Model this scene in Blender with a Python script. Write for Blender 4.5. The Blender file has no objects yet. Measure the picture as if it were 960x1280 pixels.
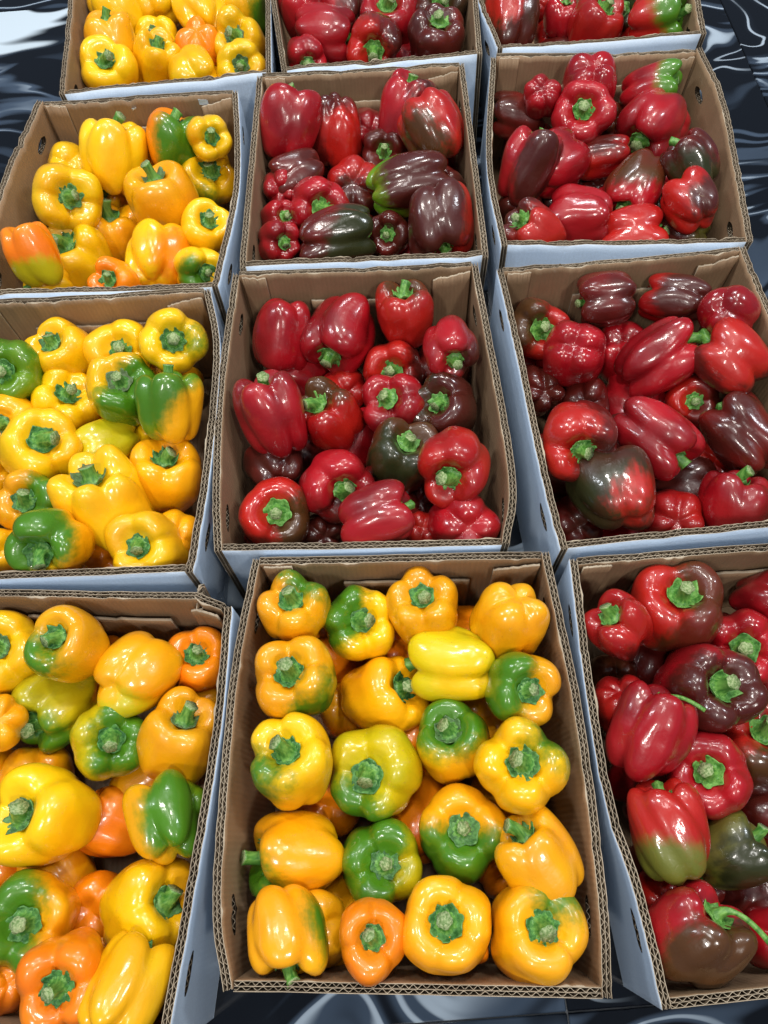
import bpy, math, random
import numpy as np
from mathutils import Vector, Matrix

# ------------------------------------------------------------------ camera
SC = bpy.context.scene
COL = SC.collection
HB = 0.18                      # height of a box rim above the floor
F = 920.0                      # focal length in photo pixels (960 x 1280)
TILT, ROLL, CH = 0.44865, -0.07687, 0.72283
CAM = np.array([0.0, 0.0, HB + CH])
_ct, _st = math.cos(TILT), math.sin(TILT)
FW = np.array([0, _st, -_ct]); UP = np.array([0, _ct, _st]); RT = np.array([1.0, 0, 0])
_c, _s = math.cos(ROLL), math.sin(ROLL)
RT, UP = _c * RT + _s * UP, -_s * RT + _c * UP


def ray(px, py):
    return FW + RT * (px - 480) / F - UP * (py - 640) / F


def at(px, py, z):
    d = ray(px, py)
    return CAM + d * ((z - CAM[2]) / d[2])


def to_px(P):
    d = np.asarray(P) - CAM
    z = d @ FW
    return np.array([480 + F * (d @ RT) / z, 640 - F * (d @ UP) / z]), z


cd = bpy.data.cameras.new('camera')
cam = bpy.data.objects.new('camera', cd); COL.objects.link(cam); SC.camera = cam
m = Matrix((( RT[0], UP[0], -FW[0], CAM[0]), (RT[1], UP[1], -FW[1], CAM[1]), (RT[2], UP[2], -FW[2], CAM[2]), (0, 0, 0, 1)))
cam.matrix_world = m
cd.sensor_fit = 'VERTICAL'; cd.sensor_height = 36.0; cd.lens = F / 1280 * 36.0
cd.clip_start = 0.02; cd.clip_end = 100

# ------------------------------------------------------------------ light
W = bpy.data.worlds.new('World'); SC.world = W; W.use_nodes = True
bg = W.node_tree.nodes['Background']
bg.inputs[0].default_value = (0.63, 0.78, 1.0, 1); bg.inputs[1].default_value = 0.17


def lamp(name, x, y, z, sx, sy, power, col, aim=(0, 0.6, 0)):
    ld = bpy.data.lights.new(name, 'AREA'); ld.shape = 'RECTANGLE'; ld.size = sx; ld.size_y = sy
    ld.energy = power * 1.0; ld.color = col
    o = bpy.data.objects.new(name, ld); COL.objects.link(o); o.location = (x, y, z)
    d = Vector(aim) - Vector((x, y, z))
    o.rotation_euler = d.to_track_quat('-Z', 'Y').to_euler()
    return o


for (x, y, z, sx, sy, p, c) in [
        (-0.55, 1.15, 2.6, 0.16, 0.42, 22, (1, .96, .90)), (0.75, 1.25, 2.6, 0.16, 0.42, 22, (1, .96, .90)),
        (-0.95, -1.25, 2.6, 0.16, 0.42, 26, (1, .96, .90)), (0.95, -1.3, 2.6, 0.16, 0.42, 26, (1, .96, .90)),
        (0.1, 3.0, 2.7, 0.7, 0.16, 24, (.93, .96, 1)), (-2.2, 1.2, 2.5, 0.2, 0.6, 24, (.88, .94, 1)),
        (2.3, 0.9, 2.5, 0.2, 0.6, 24, (.88, .94, 1)), (0.0, 0.35, 2.75, 0.22, 0.7, 10, (1, .97, .93))]:
    lamp('ceiling_lamp', x, y, z, sx, sy, p, c)

SC.render.engine = 'CYCLES'
SC.view_settings.view_transform = 'Standard'; SC.view_settings.look = 'None'
SC.view_settings.gamma = 1; SC.view_settings.exposure = 0.0
SC.cycles.max_bounces = 6; SC.cycles.diffuse_bounces = 2

# ------------------------------------------------------------------ material helpers
def mat(name):
    mt = bpy.data.materials.new(name); mt.use_nodes = True
    nt = mt.node_tree
    return mt, nt, nt.nodes['Principled BSDF']


def nd(nt, typ, **kw):
    n = nt.nodes.new(typ)
    for k, v in kw.items():
        setattr(n, k, v)
    return n


def lk(nt, a, b):
    nt.links.new(a, b)


def math_n(nt, op, a, b=None, c=None):
    n = nd(nt, 'ShaderNodeMath', operation=op)
    for i, v in enumerate((a, b, c)):
        if v is None: continue
        if isinstance(v, (int, float)): n.inputs[i].default_value = v
        else: lk(nt, v, n.inputs[i])
    return n.outputs[0]


def vmath(nt, op, a, b=None):
    n = nd(nt, 'ShaderNodeVectorMath', operation=op)
    for i, v in enumerate((a, b)):
        if v is None: continue
        if isinstance(v, (tuple, list)): n.inputs[i].default_value = v
        else: lk(nt, v, n.inputs[i])
    return n


def noise(nt, vec, scale, detail=3, rough=.5, w=None):
    n = nd(nt, 'ShaderNodeTexNoise')
    if w is not None:
        n.noise_dimensions = '4D'; lk(nt, w, n.inputs['W'])
    n.inputs['Scale'].default_value = scale; n.inputs['Detail'].default_value = detail
    n.inputs['Roughness'].default_value = rough
    if vec is not None: lk(nt, vec, n.inputs['Vector'])
    return n


def mixc(nt, f, a, b, mode='MIX'):
    n = nd(nt, 'ShaderNodeMix', data_type='RGBA', blend_type=mode)
    if isinstance(f, (int, float)): n.inputs[0].default_value = f
    else: lk(nt, f, n.inputs[0])
    for i, v in ((6, a), (7, b)):
        if isinstance(v, tuple): n.inputs[i].default_value = (*v[:3], 1)
        else: lk(nt, v, n.inputs[i])
    return n.outputs[2]


def smooth(nt, v, lo, hi, a=0.0, b=1.0):
    n = nd(nt, 'ShaderNodeMapRange', interpolation_type='SMOOTHSTEP')
    for i, x in ((0, v), (1, lo), (2, hi), (3, a), (4, b)):
        if isinstance(x, (int, float)): n.inputs[i].default_value = x
        else: lk(nt, x, n.inputs[i])
    return n.outputs[0]


def oattr(nt, name):
    return nd(nt, 'ShaderNodeAttribute', attribute_type='OBJECT', attribute_name=name)


def bump(nt, bsdf, h, strength, dist, coat=False):
    b = nd(nt, 'ShaderNodeBump'); b.inputs['Strength'].default_value = strength
    b.inputs['Distance'].default_value = dist; lk(nt, h, b.inputs['Height'])
    lk(nt, b.outputs[0], bsdf.inputs['Normal'])
    if coat: lk(nt, b.outputs[0], bsdf.inputs['Coat Normal'])


# pepper skin: two ripening colours per pepper, read from the object itself
SKIN, nt, B = mat('pepper_skin')
tc = nd(nt, 'ShaderNodeTexCoord')
rnd = nd(nt, 'ShaderNodeObjectInfo').outputs['Random']
w = math_n(nt, 'MULTIPLY', rnd, 40.0)
pos = tc.outputs['Object']
nrm = vmath(nt, 'NORMALIZE', pos).outputs[0]
dot = vmath(nt, 'DOT_PRODUCT', nrm, oattr(nt, 'pdir').outputs['Vector']).outputs['Value']
n1 = noise(nt, pos, 30, 3, .55, w).outputs[0]
strk = vmath(nt, 'MULTIPLY', pos, (110, 110, 16)).outputs[0]
n2 = noise(nt, strk, 1.0, 4, .6, w).outputs[0]
amp = oattr(nt, 'pamp').outputs['Fac']
wob = math_n(nt, 'ADD', math_n(nt, 'MULTIPLY', math_n(nt, 'SUBTRACT', n1, .5), 1.1),
             math_n(nt, 'MULTIPLY', math_n(nt, 'SUBTRACT', n2, .5), 1.0))
f = math_n(nt, 'MULTIPLY_ADD', wob, amp, dot)
pt = oattr(nt, 'pth').outputs['Fac']
fine = noise(nt, pos, 130, 4, .65, w).outputs[0]
f = math_n(nt, 'ADD', f, math_n(nt, 'MULTIPLY', math_n(nt, 'SUBTRACT', fine, .5), .35))
f = smooth(nt, math_n(nt, 'SUBTRACT', f, pt), -.30, .20)
base = mixc(nt, smooth(nt, noise(nt, pos, 16, 2, .5, w).outputs[0], .38, .68), oattr(nt, 'c1').outputs['Color'], oattr(nt, 'c3').outputs['Color'])
base = mixc(nt, f, base, oattr(nt, 'c2').outputs['Color'])
vor = nd(nt, 'ShaderNodeTexVoronoi'); vor.inputs['Scale'].default_value = 420; lk(nt, pos, vor.inputs['Vector'])
speck = smooth(nt, vor.outputs['Distance'], .16, .04)
speck = math_n(nt, 'MULTIPLY', speck, smooth(nt, noise(nt, pos, 70, 2, .5, w).outputs[0], .55, .72, 0, .16))
base = mixc(nt, speck, base, (.75, .68, .5))
# dry corky scars: a few thin pale scratches
sc_ = noise(nt, vmath(nt, 'MULTIPLY', pos, (60, 18, 40)).outputs[0], 1.0, 2, .5, w).outputs[0]
scar = smooth(nt, math_n(nt, 'ABSOLUTE', math_n(nt, 'SUBTRACT', sc_, .5)), .006, .0)
scar = math_n(nt, 'MULTIPLY', scar, smooth(nt, n1, .64, .72, 0, .45))
base = mixc(nt, scar, base, (.55, .45, .28))
lk(nt, base, B.inputs['Base Color'])
rgh = math_n(nt, 'ADD', smooth(nt, n1, .3, .7, .22, .36), math_n(nt, 'MULTIPLY', rnd, .08))
lk(nt, smooth(nt, noise(nt, pos, 45, 4, .6, w).outputs[0], .3, .62, .22, .7), B.inputs['Coat Weight'])
lk(nt, rgh, B.inputs['Roughness'])
B.inputs['Coat Weight'].default_value = .6; B.inputs['Coat Roughness'].default_value = .10
B.inputs['Subsurface Radius'].default_value = (1, .45, .1); B.inputs['Subsurface Scale'].default_value = .006
h = math_n(nt, 'ADD', math_n(nt, 'MULTIPLY', noise(nt, pos, 75, 3, .55, w).outputs[0], 1.0), math_n(nt, 'MULTIPLY', scar, -.4))
h = math_n(nt, 'ADD', h, math_n(nt, 'MULTIPLY', noise(nt, vmath(nt, 'MULTIPLY', pos, (95, 95, 30)).outputs[0], 1.0, 2, .5, w).outputs[0], 1.2))
h = math_n(nt, 'ADD', h, math_n(nt, 'MULTIPLY', fine, .25))
bump(nt, B, h, .24, .0023, True)

# green calyx
CALYX, nt, B = mat('calyx_green')
tc = nd(nt, 'ShaderNodeTexCoord'); pos = tc.outputs['Object']
w = math_n(nt, 'MULTIPLY', nd(nt, 'ShaderNodeObjectInfo').outputs['Random'], 30)
a = noise(nt, pos, 160, 4, .65, w).outputs[0]
c = mixc(nt, smooth(nt, a, .35, .68), (.012, .085, .018), (.10, .30, .075))
c = mixc(nt, smooth(nt, noise(nt, pos, 420, 2, .6, w).outputs[0], .60, .76, 0, .75), c, (.33, .46, .25))
c = mixc(nt, oattr(nt, 'fresh').outputs['Fac'], c, mixc(nt, smooth(nt, a, .35, .65), (.05, .20, .02), (.20, .42, .09)))
c = mixc(nt, oattr(nt, 'dry').outputs['Fac'], c, (.11, .12, .06))
lk(nt, c, B.inputs['Base Color']); B.inputs['Roughness'].default_value = .55
bump(nt, B, a, .6, .002)
STALK, nt, B = mat('stalk_green')
pos = nd(nt, 'ShaderNodeTexCoord').outputs['Object']
a = noise(nt, vmath(nt, 'MULTIPLY', pos, (300, 300, 60)).outputs[0], 1, 4, .6).outputs[0]
c = mixc(nt, smooth(nt, a, .3, .7), (.035, .16, .02), (.17, .37, .07))
lk(nt, c, B.inputs['Base Color']); B.inputs['Roughness'].default_value = .4
bump(nt, B, a, .5, .001)
CUT, nt, B = mat('cut_stalk_end')
pos = nd(nt, 'ShaderNodeTexCoord').outputs['Object']
a = noise(nt, pos, 450, 3, .6).outputs[0]
c = mixc(nt, smooth(nt, a, .35, .65), (.11, .20, .05), (.34, .42, .20))
lk(nt, c, B.inputs['Base Color']); B.inputs['Roughness'].default_value = .7
bump(nt, B, a, .6, .0015)


def board_mat(name, c1, c2, ribs, spec=.6, stain=.5, pale=None):
    mt, nt, B = mat(name)
    uv = nd(nt, 'ShaderNodeTexCoord').outputs['UV']
    w = math_n(nt, 'MULTIPLY', nd(nt, 'ShaderNodeObjectInfo').outputs['Random'], 30)
    wv = nd(nt, 'ShaderNodeTexWave', wave_type='BANDS', bands_direction='X')
    wv.inputs['Scale'].default_value = 2 * math.pi / 20 / .0056 ; wv.inputs['Distortion'].default_value = .6
    wv.inputs['Detail'].default_value = 1; lk(nt, uv, wv.inputs['Vector'])
    n1 = noise(nt, uv, 9, 5, .6, w).outputs[0]
    n2 = noise(nt, vmath(nt, 'MULTIPLY', uv, (900, 260, 1)).outputs[0], 1, 3, .6).outputs[0]
    c = mixc(nt, smooth(nt, n1, .3, .7), c1, c2)
    c = mixc(nt, smooth(nt, n2, .3, .75, 0, .25), c, (c1[0] * .55, c1[1] * .5, c1[2] * .45))
    if ribs:
        c = mixc(nt, math_n(nt, 'MULTIPLY', wv.outputs['Fac'], .16), c, (c1[0] * .6, c1[1] * .58, c1[2] * .55))
        st = noise(nt, vmath(nt, 'MULTIPLY', uv, (55, 3, 1)).outputs[0], 1, 3, .6, w).outputs[0]
        c = mixc(nt, smooth(nt, st, .56, .74, 0, .35), c, (c1[0] * .6, c1[1] * .58, c1[2] * .55))
    # scuffs
    c = mixc(nt, smooth(nt, noise(nt, uv, 38, 4, .65, w).outputs[0], .66, .74, 0, stain), c, pale or (.30, .27, .24))
    lk(nt, c, B.inputs['Base Color']); B.inputs['Roughness'].default_value = spec
    hh = math_n(nt, 'ADD', math_n(nt, 'MULTIPLY', wv.outputs['Fac'], .35 if ribs else .12), math_n(nt, 'MULTIPLY', n2, .3))
    hh = math_n(nt, 'ADD', hh, math_n(nt, 'MULTIPLY', noise(nt, uv, 25, 3, .5, w).outputs[0], 1.6))
    bump(nt, B, hh, .5, .0012)
    return mt


KRAFT = board_mat('kraft_cardboard_inside', (.33, .215, .125), (.24, .155, .085), True, .62, .3)
WHITE = board_mat('white_printed_cardboard', (.63, .74, .87), (.55, .66, .80), False, .38, .35, (.40, .48, .56))
EDGE = board_mat('torn_cardboard_edge', (.50, .42, .31), (.30, .24, .17), False, .85, .7, (.66, .62, .54))

SHADED_FLUTE = board_mat('shaded_core_paper', (.10, .07, .04), (.06, .042, .025), False, .9, .3)  # core paper darkened: the shade inside the flute cells is put into its colour
# glossy dark marble
MARBLE, nt, B = mat('dark_marble')
geo = nd(nt, 'ShaderNodeNewGeometry').outputs['Position']
oi = nd(nt, 'ShaderNodeObjectInfo').outputs['Random']
off = nd(nt, 'ShaderNodeCombineXYZ')
lk(nt, math_n(nt, 'MULTIPLY', oi, 7.0), off.inputs[0]); lk(nt, math_n(nt, 'MULTIPLY', oi, 3.3), off.inputs[1])
p0 = vmath(nt, 'ADD', geo, off.outputs[0]).outputs[0]
nz = noise(nt, p0, 2.4, 2, .5)
wp = vmath(nt, 'ADD', vmath(nt, 'MULTIPLY', nz.outputs['Color'], (.55, .55, 0)).outputs[0], p0).outputs[0]
mp = nd(nt, 'ShaderNodeMapping'); mp.inputs['Rotation'].default_value = (0, 0, math.radians(38)); mp.inputs['Scale'].default_value = (1.0, 5.2, 1)
lk(nt, wp, mp.inputs['Vector']); st = mp.outputs[0]
v1 = noise(nt, st, 1.25, 3, .45).outputs[0]
bandv = math_n(nt, 'SINE', math_n(nt, 'MULTIPLY', v1, 66.0))
soft = smooth(nt, noise(nt, st, .8, 2, .5).outputs[0], .40, .62)
c = mixc(nt, math_n(nt, 'MULTIPLY', smooth(nt, bandv, -.2, 1.0), soft), (.004, .0055, .009), (.055, .08, .12))
line = math_n(nt, 'MULTIPLY', smooth(nt, bandv, .86, 1.0), smooth(nt, noise(nt, p0, 3.5, 2, .5).outputs[0], .45, .6))
c = mixc(nt, math_n(nt, 'MULTIPLY', line, .8), c, (.50, .60, .70))
v2 = math_n(nt, 'ADD', noise(nt, st, .75, 3, .5).outputs[0], math_n(nt, 'MULTIPLY', math_n(nt, 'SUBTRACT', oattr(nt, 'pale').outputs['Fac'], .75), .16))
c = mixc(nt, smooth(nt, v2, .62, .64), c, (.60, .70, .78))
gold = mixc(nt, smooth(nt, noise(nt, geo, 70, 4, .7).outputs[0], .4, .6), (.03, .025, .02), (.28, .23, .13))
c = mixc(nt, math_n(nt, 'MULTIPLY', smooth(nt, math_n(nt, 'ABSOLUTE', math_n(nt, 'SUBTRACT', v2, .665)), .02, .012), oattr(nt, 'ochre').outputs['Fac']), c, gold)
lk(nt, c, B.inputs['Base Color']); B.inputs['Roughness'].default_value = .09
GROUT, nt, B = mat('grey_grout')
B.inputs['Base Color'].default_value = (.16, .17, .18, 1); B.inputs['Roughness'].default_value = .8


# ------------------------------------------------------------------ mesh helpers
def make_mesh(name, V, faces, mats, mi=None, uv=None, smooth_=True):
    """V (n,3) array; faces: list of (m,k) index arrays"""
    me = bpy.data.meshes.new(name)
    loops = np.concatenate([f.reshape(-1) for f in faces]).astype(np.int32)
    tot = np.concatenate([np.full(len(f), f.shape[1]) for f in faces]).astype(np.int32)
    start = np.concatenate([[0], np.cumsum(tot)[:-1]]).astype(np.int32)
    me.vertices.add(len(V)); me.vertices.foreach_set('co', np.asarray(V, np.float32).reshape(-1))
    me.loops.add(len(loops)); me.loops.foreach_set('vertex_index', loops)
    me.polygons.add(len(tot)); me.polygons.foreach_set('loop_start', start); me.polygons.foreach_set('loop_total', tot)
    for mt in mats: me.materials.append(mt)
    if mi is not None: me.polygons.foreach_set('material_index', np.asarray(mi, np.int32))
    me.polygons.foreach_set('use_smooth', np.full(len(tot), bool(smooth_)))
    if uv is not None:
        l = me.uv_layers.new(name='UVMap'); l.data.foreach_set('uv', np.asarray(uv, np.float32)[loops].reshape(-1))
    me.update(calc_edges=True); me.validate()
    return me


def link(name, me, parent=None):
    o = bpy.data.objects.new(name, me); COL.objects.link(o)
    if parent is not None: o.parent = parent
    return o


def grid_faces(nu, nv, wrap=False, base=0):
    i, j = np.meshgrid(np.arange(nu if wrap else nu - 1), np.arange(nv - 1), indexing='ij')
    a = i * nv + j; b = ((i + 1) % nu) * nv + j
    return (np.stack([a, b, b + 1, a + 1], -1).reshape(-1, 4) + base)


def tag(o, label, cat, group=None):
    o['label'] = label; o['category'] = cat
    if group: o['group'] = group


# ------------------------------------------------------------------ floor
fb = link('floor', make_mesh('floor', np.array([[-6, -5, -.004], [6, -5, -.004], [6, 7, -.004], [-6, 7, -.004]]), [np.array([[0, 1, 2, 3]])], [GROUT]))
fb['kind'] = 'structure'
T = .5985; tk = .008; bv = .0012
tv = []
for z, i in ((-.003, 0), (-bv, 0), (0, bv)):
    tv += [[i, i, z], [T - i, i, z], [T - i, T - i, z], [i, T - i, z]]
tf = [[8, 9, 10, 11]]
for k in (0, 4):
    for q in range(4): tf.append([k + q, k + (q + 1) % 4, k + 4 + (q + 1) % 4, k + 4 + q])
tme = make_mesh('floor_tile', np.array(tv), [np.array(tf)], [MARBLE], smooth_=False)
for i in range(-5, 5):
    for j in range(-5, 5):
        o = link('floor_tile', tme, fb); o.location = (.148 + .6 * i, 1.055 + .6 * j, 0); o['pale'] = float(np.clip((j + 2.2) * .5, 0, .66 if j < 1 else .45)); o['ochre'] = 1.0 if (i, j) == (0, 0) else 0.0

# ------------------------------------------------------------------ boxes
# rims as seen: corners TL TR BR BL, then bends of the back, right, front and left rim
BOXES = {
 '0L': ([(90, -63), (337, -88), (339, 89), (74, 118)], {}, (-0.2940, 1.3036, 0.0509)),
 '0C': ([(325, -88), (588, -109), (603, 65), (352, 88)], {}, (0.0451, 1.3154, 0.0274)),
 '0R': ([(566, -113), (852, -130), (883, 42), (622, 59)], {3: [(598, 0)]}, (0.3936, 1.3249, -0.0057)),
 '1L': ([(47, 125), (297, 112), (272, 357), (-38, 369)], {1: [(300, 190), (296, 250)], 3: [(0, 227)]}, (-0.3413, 0.8923, -0.0632)),
 '1C': ([(321, 92), (580, 76), (611, 317), (299, 333)], {}, (0.0075, 0.9112, -0.0391)),
 '1R': ([(614, 67), (877, 60), (941, 302), (627, 306)], {1: [(906, 119), (925, 204)], 3: [(608, 200)]}, (0.3593, 0.9062, -0.0856)),
 '2L': ([(-47, 375), (262, 359), (240, 714), (-135, 728)], {1: [(275, 440), (262, 590)]}, (-0.3668, 0.4979, -0.0239)),
 '2C': ([(291, 339), (597, 326), (637, 680), (268, 689)], {1: [(643, 580)], 3: [(272, 478), (266, 612)]}, (-0.0200, 0.5066, -0.0400)),
 '2R': ([(621, 335), (931, 307), (1077, 645), (701, 686)], {3: [(646, 446), (677, 592)]}, (0.3361, 0.4879, 0.0281)),
 '3L': ([(-83, 735), (289, 757), (205, 1320), (-274, 1291)], {0: [(225, 739), (252, 743)], 1: [(275, 917), (241, 1127)]}, (-0.3483, 0.0856, -0.1284)),
 '3C': ([(315, 696), (686, 689), (766, 1249), (279, 1240)], {1: [(729, 890), (759, 1113)], 3: [(288, 837), (272, 1005), (265, 1140)]}, (0.0040, 0.1017, -0.0558)),
 '3R': ([(712, 698), (1097, 667), (1319, 1210), (828, 1263)], {3: [(731, 850), (757, 1000), (795, 1122)]}, (0.3543, 0.0804, 0.0089)),
}
BOXNAME = {'0L': 'back left box', '0C': 'back middle box', '0R': 'back right box',
           '1L': 'third-row left box', '1C': 'third-row middle box', '1R': 'third-row right box',
           '2L': 'second-row left box', '2C': 'second-row middle box', '2R': 'second-row right box',
           '3L': 'front left box', '3C': 'front middle box', '3R': 'front right box'}
BOXLABEL = {
 '0L': 'brown cardboard box of yellow peppers at the left of the back row',
 '0C': 'brown cardboard box of dark red peppers in the middle of the back row',
 '0R': 'brown cardboard box of red peppers at the right end of the back row',
 '1L': 'flared cardboard box of yellow peppers beside the marble floor, white spots on its rim',
 '1C': 'cardboard box of red peppers with green-sided ones, right of the flared yellow box',
 '1R': 'cardboard box of red peppers with bulging right wall beside the marble floor',
 '2L': 'cardboard box of yellow and green peppers in the second row from the front, at left',
 '2C': 'cardboard box of upright red peppers directly behind the front middle yellow one',
 '2R': 'cardboard box of tumbled crimson peppers in the second row from the front, at right',
 '3L': 'cardboard box of large yellow peppers at front left with torn corner',
 '3C': 'cardboard box of yellow peppers fully in view at the front centre',
 '3R': 'cardboard box of red and brown peppers in the front right corner, front-left rim splayed out'}
BW, BL_, TH = .324, .394, .0080
HOLES = [(.14, -.036), (.86, -.036)]; HA, HC = .018, .0075


def catmull(P, n):
    P = np.array(P, float)
    if len(P) == 2:
        t = np.linspace(0, 1, n)[:, None]; return P[0] * (1 - t) + P[1] * t
    Q = np.vstack([2 * P[0] - P[1], P, 2 * P[-1] - P[-2]])
    out = []
    for i in range(len(P) - 1):
        a, b, c, d = Q[i:i + 4]
        for t in np.linspace(0, 1, 40, endpoint=False):
            l = .5 * ((2 * b) + (-a + c) * t + (2 * a - 5 * b + 4 * c - d) * t * t + (-a + 3 * b - 3 * c + d) * t ** 3)
            out.append(l)
    out.append(P[-1]); out = np.array(out)
    s = np.concatenate([[0], np.cumsum(np.linalg.norm(np.diff(out, axis=0), axis=1))]); s /= s[-1]
    u = np.linspace(0, 1, n)
    return np.stack([np.interp(u, s, out[:, 0]), np.interp(u, s, out[:, 1])], -1)


class Wall:
    """one upright board: outer face between a curved rim and a straight foot"""
    def __init__(s, top, foot, rng):
        s.n = 401; s.u = np.linspace(0, 1, s.n)
        s.top = catmull(top, s.n); s.foot = np.array(foot[0]) * (1 - s.u[:, None]) + np.array(foot[1]) * s.u[:, None]
        s.len = np.linalg.norm(np.diff(s.top, axis=0), axis=1).sum()
        d = np.gradient(s.top, axis=0); d /= np.linalg.norm(d, axis=1)[:, None]
        s.nrm = np.stack([d[:, 1], -d[:, 0]], -1)          # to the inside (rims run clockwise)
        k = rng.normal(0, 1, 60); s.hn = np.interp(s.u, np.linspace(0, 1, 60), k) * .0007
        s.hn += .0015 * np.sin(s.u * rng.uniform(3, 7) + rng.uniform(0, 6)) - .001
        k = rng.normal(0, 1, 140); s.hn += np.interp(s.u, np.linspace(0, 1, 140), k) * .0004
        for _ in range(4): s.hn -= rng.uniform(.001, .0035) * np.exp(-((s.u - rng.uniform(0, 1)) / rng.uniform(.006, .02)) ** 2)
        s.bul = 0.0

    def P(s, u, z, off):
        """u 0..1, z relative to the rim (<=0), off inwards"""
        ip = lambda A: np.interp(u, s.u, A)
        k = np.clip(1 + z / HB, 0, 1)
        hh = ip(s.hn) * k
        x = ip(s.foot[:, 0]) * (1 - k) + ip(s.top[:, 0]) * k
        y = ip(s.foot[:, 1]) * (1 - k) + ip(s.top[:, 1]) * k
        o = off + s.bul * np.sin(k * math.pi)
        return np.stack([x + ip(s.nrm[:, 0]) * o, y + ip(s.nrm[:, 1]) * o, HB + z + hh], -1)


def sheet(wall, u0, u1, o0, o1, zs, du, holes, dents=None, ztop=0.0):
    """a liner with thickness; returns V, quads, cap quads, uv"""
    nu = max(3, int(wall.len * (u1 - u0) / du) + 1)
    u = np.linspace(u0, u1, nu); nz = len(zs)
    U, Z = np.meshgrid(u, zs, indexing='ij'); U = U.copy(); Z = Z + ztop
    fc = grid_faces(nu, nz)
    if holes:
        uf, zf = U.reshape(-1), Z.reshape(-1)
        keep = np.ones(len(fc), bool)
        for hu, hz in holes:
            cu = uf[fc].mean(1); cz = zf[fc].mean(1)
            ins = ((cu - hu) * wall.len / HA) ** 2 + ((cz - hz) / HC) ** 2 < 1
            keep &= ~ins
            bd = np.intersect1d(fc[ins].reshape(-1), fc[~ins].reshape(-1))
            dx = (uf[bd] - hu) * wall.len; dz = zf[bd] - hz
            an = np.arctan2(dz / HC, dx / HA)
            uf[bd] = hu + HA * np.cos(an) / wall.len; zf[bd] = hz + HC * np.sin(an)
        U = uf.reshape(U.shape); Z = zf.reshape(Z.shape); fc = fc[keep]
    dn = 0
    if dents:
        for (du_, dd, sg) in dents: dn = dn + dd * np.exp(-((U - du_) * wall.len / sg) ** 2)
    A = wall.P(U.reshape(-1), Z.reshape(-1), np.broadcast_to(o0, U.size) + 0.0)
    Bv = wall.P(U.reshape(-1), Z.reshape(-1), o1 + (dn.reshape(-1) if dents else 0))
    n = len(A)
    top = np.arange(nu) * nz + nz - 1
    cap = np.stack([top[:-1], top[1:], top[1:] + n, top[:-1] + n], -1)
    e0 = np.arange(nz - 1); e1 = e0 + (nu - 1) * nz
    ends = np.vstack([np.stack([e0, e0 + 1, e0 + 1 + n, e0 + n], -1), np.stack([e1, e1 + n, e1 + 1 + n, e1 + 1], -1)])
    uv = np.stack([U.reshape(-1) * wall.len, Z.reshape(-1)], -1)
    return np.vstack([A, Bv]), fc, fc[:, ::-1] + n, np.vstack([cap, ends]), np.vstack([uv, uv])


ZS_F = np.array(sorted([-HB + .002, -.15, -.12, -.09, -.07, -.06, 0, -.010, -.018, -.024, -.028, -.031, -.034, -.038, -.041, -.044, -.048, -.054]))
ZS_C = np.array([-HB + .002, -.13, -.08, -.04, -.015, 0])


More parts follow.
